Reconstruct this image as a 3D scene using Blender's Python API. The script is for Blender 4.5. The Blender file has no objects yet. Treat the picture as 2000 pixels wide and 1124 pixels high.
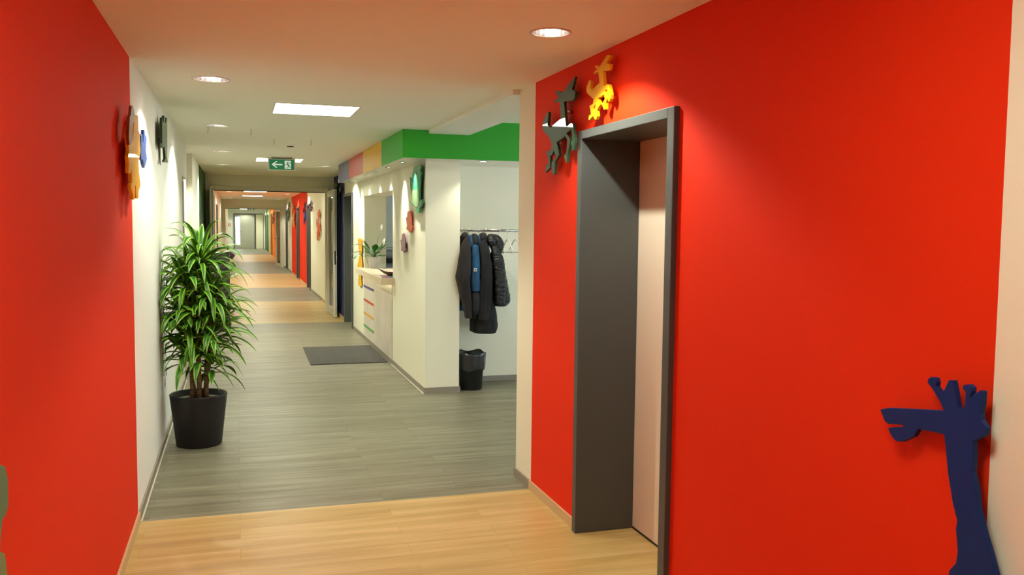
import bpy, bmesh, math, random
from mathutils import Vector, Matrix
from mathutils.geometry import tessellate_polygon
random.seed(7)
C = bpy.context.scene.collection
SC = bpy.context.scene

# ------------------------------------------------------------ camera, world, exposure
def setup_camera():
    f, yaw, pitch, roll, h = 1708.87, 0.30473, -0.07025, 0.01075, 1.63616
    fw = Vector((math.sin(yaw)*math.cos(pitch), math.cos(yaw)*math.cos(pitch), math.sin(pitch)))
    r = Vector((math.cos(yaw), -math.sin(yaw), 0)); u = r.cross(fw)
    r2 = r*math.cos(roll) + u*math.sin(roll); u2 = -r*math.sin(roll) + u*math.cos(roll)
    cd = bpy.data.cameras.new('camera'); cam = bpy.data.objects.new('camera', cd); C.objects.link(cam)
    cd.sensor_fit = 'HORIZONTAL'; cd.sensor_width = 36; cd.lens = 36*f/2000; cd.clip_start = .05; cd.clip_end = 300
    M = Matrix((r2, u2, -fw)).transposed().to_4x4(); M.translation = (0, 0, h)
    cam.matrix_world = M; SC.camera = cam
setup_camera()
SC.view_settings.view_transform = 'Standard'; SC.view_settings.look = 'None'
SC.view_settings.gamma = 1; SC.view_settings.use_curve_mapping = False
SC.view_settings.exposure = 0.06
SC.cycles.max_bounces = 12; SC.cycles.diffuse_bounces = 6; SC.cycles.sample_clamp_indirect = 6
w = bpy.data.worlds.new('daylight'); SC.world = w; w.use_nodes = True
bg = w.node_tree.nodes['Background']; bg.inputs[0].default_value = (.80, .90, 1, 1); bg.inputs[1].default_value = 4.0

WARM = (.96, .98, .80)
PANEL_E = 24.0
SPOT_W = 80.0
SOFFIT_W = 60.0

# ------------------------------------------------------------ materials
def rgb(h):
    v = [int(h[i:i+2], 16)/255 for i in (0, 2, 4)]
    return tuple(c/12.92 if c <= .04045 else ((c+.055)/1.055)**2.4 for c in v) + (1,)
MATS = {}
def mat(name, col, rough=.6, metal=0, spec=.5, coat=0, emit=None, es=0, bump=None, alpha=None, trans=0):
    if name in MATS: return MATS[name]
    m = bpy.data.materials.new(name); m.use_nodes = True; nt = m.node_tree
    b = nt.nodes['Principled BSDF']
    c = rgb(col) if isinstance(col, str) else tuple(col) + (1,)
    b.inputs['Base Color'].default_value = c; b.inputs['Roughness'].default_value = rough
    b.inputs['Metallic'].default_value = metal; b.inputs['Specular IOR Level'].default_value = spec
    b.inputs['Coat Weight'].default_value = coat; b.inputs['Coat Roughness'].default_value = .02
    b.inputs['Transmission Weight'].default_value = trans
    if emit:
        b.inputs['Emission Color'].default_value = tuple(emit) + (1,); b.inputs['Emission Strength'].default_value = es
    if bump:                                    # (noise scale xyz, strength, distance)
        tc = nt.nodes.new('ShaderNodeTexCoord'); mp = nt.nodes.new('ShaderNodeMapping'); nz = nt.nodes.new('ShaderNodeTexNoise')
        bp = nt.nodes.new('ShaderNodeBump'); mp.inputs['Scale'].default_value = bump[0]
        nz.inputs['Scale'].default_value = 1; nz.inputs['Detail'].default_value = 3
        bp.inputs['Strength'].default_value = bump[1]; bp.inputs['Distance'].default_value = bump[2]
        L = nt.links.new
        L(tc.outputs['Object'], mp.inputs[0]); L(mp.outputs[0], nz.inputs['Vector']); L(nz.outputs[0], bp.inputs['Height']); L(bp.outputs[0], b.inputs['Normal'])
    MATS[name] = m; return m

def plank_mat(name, cols, rough=.4, pw=.15, pl=1.3, seam=.12, gscale=(1.3, 22, 1)):
    """vinyl planks laid across the corridor (grain along x)"""
    m = bpy.data.materials.new(name); m.use_nodes = True; nt = m.node_tree; N = nt.nodes; L = nt.links.new
    b = N['Principled BSDF']; b.inputs['Roughness'].default_value = rough; b.inputs['Specular IOR Level'].default_value = .4
    tc = N.new('ShaderNodeTexCoord')
    br = N.new('ShaderNodeTexBrick'); br.inputs['Scale'].default_value = 1; br.inputs['Brick Width'].default_value = pl
    br.inputs['Row Height'].default_value = pw; br.inputs['Mortar Size'].default_value = .0012; br.inputs['Mortar Smooth'].default_value = .3
    br.inputs['Color1'].default_value = (.35, .35, .35, 1); br.inputs['Color2'].default_value = (.65, .65, .65, 1); br.offset = .37
    L(tc.outputs['Object'], br.inputs['Vector'])
    mp = N.new('ShaderNodeMapping'); mp.inputs['Scale'].default_value = gscale; L(tc.outputs['Object'], mp.inputs[0])
    # shift the grain from plank to plank
    ad = N.new('ShaderNodeVectorMath'); ad.operation = 'MULTIPLY_ADD'; ad.inputs[1].default_value = (9, 0, 5)
    L(br.outputs['Color'], ad.inputs[0]); L(mp.outputs[0], ad.inputs[2])
    nz = N.new('ShaderNodeTexNoise'); nz.inputs['Scale'].default_value = 1; nz.inputs['Detail'].default_value = 5; nz.inputs['Roughness'].default_value = .6
    L(ad.outputs[0], nz.inputs['Vector'])
    mx = N.new('ShaderNodeMath'); mx.operation = 'MULTIPLY_ADD'; mx.inputs[1].default_value = .28
    sp = N.new('ShaderNodeSeparateColor'); L(br.outputs['Color'], sp.inputs[0]); L(sp.outputs[0], mx.inputs[0])
    sb = N.new('ShaderNodeMath'); sb.operation = 'SUBTRACT'; sb.inputs[1].default_value = .14; L(nz.outputs[0], sb.inputs[0]); L(sb.outputs[0], mx.inputs[2])
    cr = N.new('ShaderNodeValToRGB'); el = cr.color_ramp.elements
    el[0].position = .32; el[0].color = rgb(cols[0]); el[1].position = .68; el[1].color = rgb(cols[2])
    e = el.new(.5); e.color = rgb(cols[1])
    L(mx.outputs[0], cr.inputs[0])
    dk = N.new('ShaderNodeMix'); dk.data_type = 'RGBA'; dk.blend_type = 'MULTIPLY'; dk.inputs[7].default_value = (1-seam*3, 1-seam*3, 1-seam*3, 1)
    L(br.outputs['Fac'], dk.inputs[0]); L(cr.outputs[0], dk.inputs[6]); L(dk.outputs[2], b.inputs['Base Color'])
    bp = N.new('ShaderNodeBump'); bp.inputs['Strength'].default_value = .12; bp.inputs['Distance'].default_value = .002
    L(nz.outputs[0], bp.inputs['Height']); L(bp.outputs[0], b.inputs['Normal'])
    MATS[name] = m; return m

def noise_mat(name, c0, c1, scale, rough=.8, bump=.3, dist=.003, p=(.35, .65)):
    m = bpy.data.materials.new(name); m.use_nodes = True; nt = m.node_tree; N = nt.nodes; L = nt.links.new
    b = N['Principled BSDF']; b.inputs['Roughness'].default_value = rough
    tc = N.new('ShaderNodeTexCoord'); mp = N.new('ShaderNodeMapping'); mp.inputs['Scale'].default_value = scale if isinstance(scale, tuple) else (scale,)*3
    nz = N.new('ShaderNodeTexNoise'); nz.inputs['Scale'].default_value = 1; nz.inputs['Detail'].default_value = 4
    cr = N.new('ShaderNodeValToRGB'); el = cr.color_ramp.elements
    el[0].position = p[0]; el[0].color = rgb(c0); el[1].position = p[1]; el[1].color = rgb(c1)
    bp = N.new('ShaderNodeBump'); bp.inputs['Strength'].default_value = bump; bp.inputs['Distance'].default_value = dist
    L(tc.outputs['Object'], mp.inputs[0]); L(mp.outputs[0], nz.inputs['Vector']); L(nz.outputs[0], cr.inputs[0]); L(cr.outputs[0], b.inputs['Base Color'])
    L(nz.outputs[0], bp.inputs['Height']); L(bp.outputs[0], b.inputs['Normal'])
    MATS[name] = m; return m

WB = ((260, 260, 120), .25, .0015)
mat('red_paint', 'e0300c', .7, spec=.12, bump=WB)
mat('cream_paint', 'ebe6cf', .65, spec=.3, bump=WB)
mat('white_paint', 'efeee6', .65, spec=.3, bump=WB)
mat('ceiling_paint', 'f5f2e4', .8, spec=.2, bump=((90, 90, 90), .1, .001))
mat('blue_paint', '14245e', .6, spec=.3, bump=WB)
mat('green_paint', '1e4a1e', .6, spec=.3, bump=WB)
mat('bright_green_paint', '3f9a2c', .6, spec=.3)
mat('orange_paint', 'ff9a10', .6, spec=.3)
mat('yellow_paint', 'e8b42c', .6, spec=.3)
mat('anthracite', '474a49', .42, spec=.5)
mat('door_beige', 'e6dac6', .5, spec=.4)
mat('grey_door', 'a9a99a', .5)
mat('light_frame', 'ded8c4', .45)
mat('skirting_grey', '8a8072', .45)
mat('skirting_wood', 'c9ae82', .45)
mat('skirting_bead', 'd8d4c4', .4)
mat('fascia_green', '2f9c26', .5, spec=.3)
mat('fascia_yellow', 'e2ae1c', .45, spec=.3)
mat('fascia_red', 'b8452c', .45, spec=.3)
mat('fascia_lilac', '5c5868', .45, spec=.3)
mat('soffit_white', 'd9d6c8', .22, spec=.6)
mat('lamp_emit', 'ffffff', emit=(.93, .97, .80), es=PANEL_E)
mat('bulb_emit', 'ffffff', emit=(1, .97, .9), es=60)
mat('lens_dim', 'ffffff', emit=(1, .97, .85), es=2.5)
mat('reflector', 'e8e4e0', .2, metal=1)
mat('chrome', 'c8c8c8', .2, metal=1)
mat('trim_white', 'e2ddd0', .4)
mat('plastic_black', '0f0e0f', .45)
mat('plastic_white', 'eeeae0', .35)
def glass_mat():
    m = bpy.data.materials.new('glass'); m.use_nodes = True; nt = m.node_tree; nt.nodes.clear(); N = nt.nodes; L = nt.links.new
    o = N.new('ShaderNodeOutputMaterial'); mx = N.new('ShaderNodeMixShader'); tr = N.new('ShaderNodeBsdfTransparent'); gl = N.new('ShaderNodeBsdfGlossy'); fr = N.new('ShaderNodeFresnel')
    tr.inputs[0].default_value = (.93, .96, .94, 1); gl.inputs['Roughness'].default_value = .01; fr.inputs[0].default_value = 1.5
    L(fr.outputs[0], mx.inputs[0]); L(tr.outputs[0], mx.inputs[1]); L(gl.outputs[0], mx.inputs[2]); L(mx.outputs[0], o.inputs[0]); MATS['glass'] = m
glass_mat()
plank_mat('grey_planks', ('67624f', '7a7562', '8e8974'), rough=.42)
plank_mat('wood_planks', ('b08f55', 'c0a264', 'cfb27a'), rough=.38, seam=.06, gscale=(.9, 11, 1))
noise_mat('mat_pile', '3a3734', '56524e', (60, 60, 60), .95, .5, .004)
noise_mat('birch', 'd3c0a2', 'e2d3b8', (2, 14, 2), .42, .05, .001)
noise_mat('birch_grey', 'cfc3b2', 'ded4c6', (5, 2, 3), .45, .03, .001)

# ------------------------------------------------------------ mesh helpers
class MB:
    def __init__(s): s.v = []; s.f = []; s.mi = []; s.sm = []; s.uv = {}
    def add(s, vs, fs, mi=0, smooth=False):
        o = len(s.v); s.v += [tuple(v) for v in vs]
        for f in fs: s.f.append([o+i for i in f]); s.mi.append(mi); s.sm.append(smooth)
        return s
    def box(s, a, b, mi=0):
        x0, y0, z0 = a; x1, y1, z1 = b
        s.add([(x0,y0,z0),(x1,y0,z0),(x1,y1,z0),(x0,y1,z0),(x0,y0,z1),(x1,y0,z1),(x1,y1,z1),(x0,y1,z1)],
              [(0,3,2,1),(4,5,6,7),(0,1,5,4),(1,2,6,5),(2,3,7,6),(3,0,4,7)], mi); return s
    def lathe(s, prof, seg=32, c=(0,0,0), mi=0, sx=1, sy=1, smooth=True):
        n = len(prof); vs = []
        for r, z in prof:
            for k in range(seg):
                a = 2*math.pi*k/seg; vs.append((c[0]+r*sx*math.cos(a), c[1]+r*sy*math.sin(a), c[2]+z))
        fs = [(i*seg+k, i*seg+(k+1) % seg, (i+1)*seg+(k+1) % seg, (i+1)*seg+k) for i in range(n-1) for k in range(seg)]
        s.add(vs, fs, mi, smooth); return s
    def disc(s, c, r, z, seg=32, mi=0, up=True):
        vs = [(c[0]+r*math.cos(2*math.pi*k/seg), c[1]+r*math.sin(2*math.pi*k/seg), z) for k in range(seg)]
        s.add(vs, [tuple(range(seg)) if up else tuple(reversed(range(seg)))], mi); return s
    def tube(s, pts, rad, seg=10, mi=0, caps=True, flat=None):
        """rad: number or list; flat: list of (rx, ry) using fixed world axes x,y of section"""
        pts = [Vector(p) for p in pts]; n = len(pts); rs = rad if isinstance(rad, (list, tuple)) else [rad]*n
        vs = []; prev = None
        for i, p in enumerate(pts):
            t = (pts[min(i+1, n-1)] - pts[max(i-1, 0)]).normalized()
            if prev is None:
                u = t.orthogonal().normalized()
            else:
                u = (prev - t*prev.dot(t)).normalized()
            prev = u; w = t.cross(u)
            for k in range(seg):
                a = 2*math.pi*k/seg; vs.append(p + (u*math.cos(a) + w*math.sin(a))*rs[i])
        fs = [(i*seg+k, i*seg+(k+1) % seg, (i+1)*seg+(k+1) % seg, (i+1)*seg+k) for i in range(n-1) for k in range(seg)]
        if caps: fs += [tuple(reversed(range(seg))), tuple((n-1)*seg+k for k in range(seg))]
        s.add(vs, fs, mi, True); return s
    def loft(s, secs, seg=20, mi=0, caps=True, wob=0):
        """secs: (cx, cy, z, rx, ry) horizontal super-ellipses"""
        vs = []
        for j, (cx, cy, z, rx, ry) in enumerate(secs):
            for k in range(seg):
                a = 2*math.pi*k/seg; ca, sa = math.cos(a), math.sin(a)
                e = .8
                q = 1 + wob*math.sin(5*a + j*1.7) + wob*.7*math.sin(9*a - j*1.1)
                vs.append((cx + rx*q*math.copysign(abs(ca)**e, ca), cy + ry*q*math.copysign(abs(sa)**e, sa), z))
        n = len(secs)
        fs = [(i*seg+k, i*seg+(k+1) % seg, (i+1)*seg+(k+1) % seg, (i+1)*seg+k) for i in range(n-1) for k in range(seg)]
        if caps: fs += [tuple(reversed(range(seg))), tuple((n-1)*seg+k for k in range(seg))]
        s.add(vs, fs, mi, True); return s
    def poly(s, to3, outline, holes=(), mi=0, flip=False):
        loops = [[Vector((a, b, 0)) for a, b in outline]] + [[Vector((a, b, 0)) for a, b in h] for h in holes]
        flat = [p for l in loops for p in l]; tris = tessellate_polygon(loops)
        fs = []
        for t in tris:
            a, b, c = (flat[i] for i in t)
            ccw = (b-a).cross(c-a).z > 0
            fs.append(t if ccw != flip else tuple(reversed(t)))
        s.add([to3(p.x, p.y) for p in flat], fs, mi); return s
    def prism(s, to3, outline, d0, d1, holes=(), mi=0, mi_side=None):
        """to3(a, b, d) -> world; solid between depth d0 and d1"""
        s.poly(lambda a, b: to3(a, b, d0), outline, holes, mi); s.poly(lambda a, b: to3(a, b, d1), outline, holes, mi, True)
        ms = mi if mi_side is None else mi_side
        for l in [outline] + list(holes):
            n = len(l); vs = [to3(a, b, d0) for a, b in l] + [to3(a, b, d1) for a, b in l]
            s.add(vs, [(i, (i+1) % n, n+(i+1) % n, n+i) for i in range(n)], ms)
        return s
    def build(s, name, mats, parent=None, fix=False, bevel=0, sub=0, origin=None):
        me = bpy.data.meshes.new(name)
        vs = s.v
        if origin is not None: vs = [(v[0]-origin[0], v[1]-origin[1], v[2]-origin[2]) for v in vs]
        me.from_pydata(vs, [], s.f); me.update()
        for m in (mats if isinstance(mats, (list, tuple)) else [mats]): me.materials.append(MATS[m])
        me.polygons.foreach_set('material_index', s.mi); me.polygons.foreach_set('use_smooth', s.sm)
        if fix:
            bm = bmesh.new(); bm.from_mesh(me); bmesh.ops.remove_doubles(bm, verts=bm.verts, dist=1e-5)
            bmesh.ops.recalc_face_normals(bm, faces=bm.faces); bm.to_mesh(me); bm.free()
        o = bpy.data.objects.new(name, me); C.objects.link(o)
        if origin is not None: o.location = origin
        if parent is not None:
            o.parent = parent
            if origin is None: o.location = -world_loc(parent)
            else: o.location = Vector(origin) - world_loc(parent)
        if bevel:
            b = o.modifiers.new('bevel', 'BEVEL'); b.width = bevel; b.segments = 2; b.limit_method = 'ANGLE'; b.angle_limit = .7
        if sub:
            u = o.modifiers.new('subsurf', 'SUBSURF'); u.levels = sub; u.render_levels = sub
        return o
def world_loc(o):
    p = Vector(o.location)
    while o.parent: o = o.parent; p += Vector(o.location)
    return p
def thing(name, label, cat, loc=(0,0,0), group=None):
    o = bpy.data.objects.new(name, None); C.objects.link(o); o.location = loc; o.empty_display_size = .1
    o['label'] = label; o['category'] = cat
    if group: o['group'] = group
    return o
def tag(o, label, cat, group=None):
    o['label'] = label; o['category'] = cat
    if group: o['group'] = group
    return o
def struct(o): o['kind'] = 'structure'; return o
def copy_tree(o, parent=None):
    c = o.copy(); C.objects.link(c); c.parent = parent
    for ch in list(o.children): copy_tree(ch, c)
    return c
def spot(name, loc, power, ang, blend, parent, rad=.03, col=WARM, aim=(0, 0, -1)):
    l = bpy.data.lights.new(name, 'SPOT'); l.energy = power; l.spot_size = math.radians(ang); l.spot_blend = blend
    l.shadow_soft_size = rad; l.color = col
    o = bpy.data.objects.new(name, l); C.objects.link(o); o.parent = parent; o.location = Vector(loc) - world_loc(parent)
    o.rotation_euler = Vector(aim).to_track_quat('-Z', 'Y').to_euler()
    return o

# ------------------------------------------------------------ the building
XL, XR, H = -.53, 1.728, 2.5
def boxes(name, m, lst, **k):
    b = MB()
    for a, c in lst: b.box(a, c)
    return struct(b.build(name, m, **k))

# floor: bands of grey and blond vinyl planks across the corridor
fl = MB(); Y = [-3, 5.07, 14.78, 18.99, 23.07, 29.5, 38.7, 47.6, 58.6]
for i in range(8): fl.add([(-.9,Y[i],0),(2.1,Y[i],0),(2.1,Y[i+1],0),(-.9,Y[i+1],0)], [(0,1,2,3)], (i+1) % 2)
fl.add([(2.1,5.07,0),(6.7,5.07,0),(6.7,8.95,0),(2.1,8.95,0)], [(0,1,2,3)], 0)
fl.add([(2.1,8.95,0),(5.2,8.95,0),(5.2,16.2,0),(2.1,16.2,0)], [(0,1,2,3)], 0)
struct(fl.build('floor', ['grey_planks', 'wood_planks']))

# ceiling with cut-outs for the lamps
DOWN = [(1.344,3.74,.083), (-.139,5.64,.099), (-.155,8.275,.095), (-.165,11.17,.095), (-.18,13.69,.095), (1.25,13.46,.095)]
PAN = [(.575,1.25), (.575,6.862), (.56,12.43)]
def circ(x, y, r, n=28): return [(x+r*math.cos(2*math.pi*k/n), y+r*math.sin(2*math.pi*k/n)) for k in range(n)]
def sq(x, y, a): return [(x-a,y-a),(x+a,y-a),(x+a,y+a),(x-a,y+a)]
ce = MB()
ce.poly(lambda a, b: (a, b, H), [(-.65,-3.05),(1.76,-3.05),(1.76,5.3),(1.68,5.37),(1.68,7.93),(1.76,8),(1.76,16.65),(-.65,16.65)], [circ(x,y,r) for x,y,r in DOWN] + [sq(x,y,.30) for x,y in PAN], flip=True)
ce.add([(-.65,16.65,H),(1.76,16.65,H),(1.76,58.6,H),(-.65,58.6,H)], [(3,2,1,0)])
struct(ce.build('ceiling', 'ceiling_paint'))
hc = MB(); hc.box((2.06,5.3,2.6),(6.7,8.95,2.65)); hc.box((2.03,8.95,2.5),(5.2,16.2,2.55)); struct(hc.build('ceiling', 'ceiling_paint'))
boxes('ceiling', 'ceiling_paint', [((-.95,-3.3,2.8),(6.9,59,2.9))])
boxes('trim_1', 'white_paint', [((1.68,5.37,2.47),(2.06,7.92,2.62))])          # beam over the opening to the hall

# left wall
boxes('wall_left', 'red_paint', [((-.75,-3.1,0),(XL,5.06,2.85))])
boxes('wall_left', 'white_paint', [((-.75,5.06,0),(XL,9.6,2.85)), ((-.75,9.6,2.12),(XL,10.5,2.85)), ((-.75,10.5,0),(-.60,11.8,2.85)), ((-.75,11.8,0),(XL,13.8,2.85)), ((-.75,9.6,0),(-.66,10.5,2.12))])
boxes('wall_left', 'green_paint', [((-.75,13.8,0),(XL,16.6,2.85))])
boxes('wall_left', 'cream_paint', [((-.75,16.6,0),(XL,25.0,2.85)), ((-.75,25.0,2.13),(XL,26.06,2.85)), ((-.75,26.06,0),(XL,50,2.85))])
boxes('wall_left', 'white_paint', [((-.75,50,0),(XL,58.7,2.85))])
# right wall
PORT = {1:(3.24,4.30), 2:(13.75,14.81), 3:(22.0,23.04), 4:(25.98,27.06), 5:(32.1,33.16), 6:(46.4,47.3), 7:(52.2,53.2), 8:(56.3,57.3)}
def wall_run(m, y0, y1, ports=(), z1=2.85):
    l = []; y = y0
    for p in ports:
        a, b = PORT[p]; l.append(((XR,y,0),(2.06,a,z1))); l.append(((XR,a,2.132),(2.06,b,z1))); y = b
    l.append(((XR,y,0),(2.06,y1,z1))); return boxes('wall_right', m, l)
wall_run('cream_paint', -3.1, 1.635)
wall_run('red_paint', 1.635, 5.06, [1])
wall_run('cream_paint', 5.06, 5.37)
boxes('wall_right', 'cream_paint', [((XR,8.285,0),(2.068,10.13,2.85)), ((XR,10.13,2.036),(2.035,12.5,2.85)), ((XR,12.5,0),(2.035,13.75,2.85)),
      ((1.76,10.13,0),(2.035,12.5,.94)), ((XR,13.75,2.132),(2.06,14.81,2.85)), ((XR,14.81,0),(2.06,14.88,2.85))])
boxes('wall_right', 'blue_paint', [((XR,14.88,0),(2.06,16.6,2.85))])
wall_run('cream_paint', 16.6, 23.06, [3])
wall_run('red_paint', 23.06, 29.8, [4])
wall_run('cream_paint', 29.8, 38.9, [5])
wall_run('orange_paint', 38.9, 48.6, [6])
wall_run('yellow_paint', 48.6, 50.4)
wall_run('cream_paint', 50.4, 53.6, [7])
wall_run('bright_green_paint', 53.6, 56.2)
wall_run('cream_paint', 56.2, 58.6, [8])
# behind the camera, entrance hall, office
boxes('wall_back', 'cream_paint', [((-.75,-3.3,0),(2.06,-3.1,2.85))])
boxes('wall_hall', 'cream_paint', [((2.06,5.17,0),(2.6,5.37,2.85)), ((5.8,5.17,0),(6.6,5.37,2.85)), ((2.6,5.17,2.4),(5.8,5.37,2.85)), ((2.06,8.8,0),(6.6,8.95,2.85)), ((6.5,5.37,0),(6.6,5.7,2.85)), ((6.5,8.5,0),(6.6,8.8,2.85)), ((6.5,5.7,2.35),(6.6,8.5,2.85))])
boxes('wall_office', 'white_paint', [((2.06,16.05,0),(5.2,16.2,2.6)), ((5.05,8.95,0),(5.2,10.5,2.6)), ((5.05,15,0),(5.2,16.05,2.6)), ((5.05,10.5,0),(5.2,15,.9)), ((5.05,10.5,2.3),(5.2,15,2.6)), ((2.061,13.6,0),(2.08,16.05,2.6))])
def window(name, x, y0, y1, z0, z1, mull):
    f = MB(); t = .05
    f.box((x,y0,z0),(x+.06,y0+t,z1)); f.box((x,y1-t,z0),(x+.06,y1,z1)); f.box((x,y0+t,z0),(x+.06,y1-t,z0+t)); f.box((x,y0+t,z1-t),(x+.06,y1-t,z1))
    for m_ in mull: f.box((x,m_-t/2,z0+t),(x+.06,m_+t/2,z1-t))
    o = struct(f.build(name, 'anthracite')); g = MB(); g.box((x+.025,y0+t,z0+t),(x+.033,y1-t,z1-t)); g.build('window_pane', 'glass', o)
    l = bpy.data.lights.new(name+'_portal', 'AREA'); l.shape = 'RECTANGLE'; l.size = z1-z0; l.size_y = y1-y0; l.cycles.is_portal = True
    q = bpy.data.objects.new('daylight_portal', l); C.objects.link(q); q.location = (x-.02, (y0+y1)/2, (z0+z1)/2); q.rotation_euler = (0, math.pi/2, 0)
window('window_1', 6.52, 5.7, 8.5, 0, 2.35, [6.63, 7.56])
window('window_2', 5.09, 10.5, 15, .9, 2.3, [12, 13.5])
f = MB(); f.box((2.6,5.2,0),(2.65,5.26,2.4)); f.box((5.75,5.2,0),(5.8,5.26,2.4)); f.box((2.65,5.2,0),(5.75,5.26,.05)); f.box((2.65,5.2,2.35),(5.75,5.26,2.4)); f.box((3.65,5.2,.05),(3.7,5.26,2.35)); f.box((4.7,5.2,.05),(4.75,5.26,2.35))  # unseen window added in the hall's near wall to light the column front
o = struct(f.build('window_added', 'anthracite')); f = MB(); f.box((2.65,5.225,.05),(5.75,5.233,2.35)); f.build('window_pane', 'glass', o)
l = bpy.data.lights.new('daylight_portal', 'AREA'); l.shape = 'RECTANGLE'; l.size = 3.1; l.size_y = 2.3; l.cycles.is_portal = True
q = bpy.data.objects.new('daylight_portal', l); C.objects.link(q); q.location = (4.2, 5.28, 1.2); q.rotation_euler = (math.pi/2, 0, 0)
boxes('wall_left', 'light_frame', [((-.60,11.785,0),(-.531,11.7995,2.5))])  # darker strip that paints shade onto the recess return face

# soffit with coloured panels along the reception wall
b = MB(); b.box((1.452,7.934,2.2475),(1.728,13.2,2.49)); b.box((1.728,7.934,2.2475),(6.49,8.8,2.26)); struct(b.build('trim_2', 'soffit_white'))
b = MB(); b.box((1.44,7.92,2.2455),(6.49,7.934,2.60)); gf = struct(b.build('trim_3', 'fascia_green'))
for y0, y1, m in ((7.934,9.144,'fascia_green'), (9.144,10.538,'fascia_yellow'), (10.538,11.883,'fascia_red'), (11.883,13.2,'fascia_lilac')):
    b = MB(); b.box((1.44,y0+.002,2.2455),(1.452,y1-.002,2.499)); struct(b.build('trim_3', m))

# cross walls with the fire door frames
def cross(y, x0, x1, z, t=.2):
    boxes('wall_cross', 'cream_paint', [((XL,y,0),(x0,y+t,H)), ((x1,y,0),(XR,y+t,H)), ((x0,y,z),(x1,y+t,H))])
cross(16.6, -.43, 1.62, 2.295)
cross(33.5, -.445, 1.64, 2.24)
boxes('wall_end', 'white_paint', [((-.75,58.5,0),(-.195,58.7,2.85)), ((-.195,58.5,2.23),(1.62,58.7,2.85)), ((1.62,58.5,0),(2.06,58.7,2.85))])

# skirting boards
def skirt(name, runs):
    for x0, x1, y0, y1, m in runs:
        b = MB(); b.box((x0,y0,0),(x1,y1,.056)); o = struct(b.build(name, m))
T = .012
def sidem(y): 
    for i in range(8):
        if Y[i] <= y < Y[i+1]: return 'skirting_wood' if i % 2 == 0 else 'skirting_grey'
skirt('baseboard_left', [(XL, XL+T, -3, 5.07, 'skirting_wood'), (XL, XL+T, 5.07, 9.6, 'skirting_grey'), (-.60, -.60+T, 10.5, 11.79, 'skirting_grey'), (XL, XL+T, 11.8, 14.78, 'skirting_grey'), (XL, XL+T, 14.78, 16.6, 'skirting_wood'), (XL,XL+T,16.8,18.99,'skirting_wood'),(XL,XL+T,18.99,23.07,'skirting_grey'),(XL,XL+T,23.07,24.99,'skirting_wood'),(XL,XL+T,26.07,29.5,'skirting_wood'),(XL,XL+T,29.5,33.5,'skirting_grey')])
skirt('baseboard_right', [(XR-T, XR, -3, 3.235, 'skirting_wood'), (XR-T, XR, 4.305, 5.07, 'skirting_wood'), (XR-T, XR, 5.07, 5.37+T, 'skirting_grey'), (XR, 2.06, 5.37, 5.37+T, 'skirting_grey'),
   (XR-T, XR, 8.285-T, 13.74, 'skirting_grey'), (XR, 2.068, 8.285-T, 8.285, 'skirting_grey'), (2.068, 2.068+T, 8.285-T, 8.8-T, 'skirting_grey'), (2.068, 6.5, 8.8-T, 8.8, 'skirting_grey'),
   (XR-T, XR, 14.83, 16.6, 'skirting_wood'), (XR-T,XR,16.8,18.99,'skirting_wood'), (XR-T,XR,18.99,21.99,'skirting_grey'), (XR-T,XR,23.07,25.97,'skirting_wood'), (XR-T,XR,27.07,29.5,'skirting_wood'), (XR-T,XR,29.5,32.09,'skirting_grey'),
   (1.64, XR, 33.5-T, 33.5, 'skirting_grey'), (1.62, XR, 16.6-T, 16.6, 'skirting_wood')])
# pale bead where the floor meets the reception wall and the left wall
for x0, x1, y0, y1 in ((XR-T-.010, XR-T, 8.26, 10.13), (XL+T, XL+T+.008, 5.07, 9.6)):
    b = MB(); b.box((x0,y0,0),(x1,y1,.004)); struct(b.build('trim_4', 'skirting_bead'))

# doors: deep dark steel portals with a pale leaf at the back
def portal(n, side, y0, y1, leafm='door_beige', frm='anthracite', z1=2.132, handle=True):
    s = 1 if side == 'r' else -1; xf = XR if s > 0 else XL; xb = xf + s*.312
    if side == 'l': xb = xf - .13
    def X(a, c): return (min(a, c), max(a, c))
    fx = X(xf - s*.025, xb); lx = X(xb, xb + s*.02)
    lf = MB(); lf.box((lx[0], y0+.005, .009), (lx[1], y1-.005, z1-.01)); o = struct(lf.build('door_%d' % n, leafm))
    fr = MB(); t = .05
    fr.box((fx[0], y1-t, 0), (fx[1], y1, z1)); fr.box((fx[0], y0, 0), (fx[1], y0+t+.01, z1)); fr.box((fx[0], y0+t+.01, z1-.044), (fx[1], y1-t, z1))
    fr.build('door_frame', frm, o, bevel=.003)
    sx = X(xb - s*.003, xb); g = MB(); g.box((sx[0], y0+t+.011, 0), (sx[1], y1-t-.001, .011)); g.build('door_seal', 'plastic_black', o)
    return o
for n, (y0, y1) in PORT.items():
    o = portal(n, 'r', y0, y1)
    xh = XR + .312
    h = MB(); h.tube([(xh, y0+.14, 1.05), (xh-.05, y0+.14, 1.05), (xh-.055, y0+.26, 1.05)], .01, 10); h.lathe([(.0,0),(.025,0),(.025,.008),(0,.008)], 20, (0,0,0)) if False else None
    h.build('door_handle', 'chrome', o)
portal(9, 'l', 25.0, 26.06)
# plain door in the left wall
b = MB(); b.box((-.659,9.63,.005),(-.60,10.47,2.09)); d = struct(b.build('door_10', 'trim_white'))
b = MB(); b.box((-.66,9.6,0),(-.56,9.63,2.12)); b.box((-.66,10.47,0),(-.56,10.5,2.12)); b.box((-.66,9.63,2.09),(-.56,10.47,2.12)); b.build('door_frame', 'grey_door', d)
b = MB(); b.box((-.60,9.72,1.85),(-.588,10.0,1.99)); b.build('door_closer', 'plastic_black', d)

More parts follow.
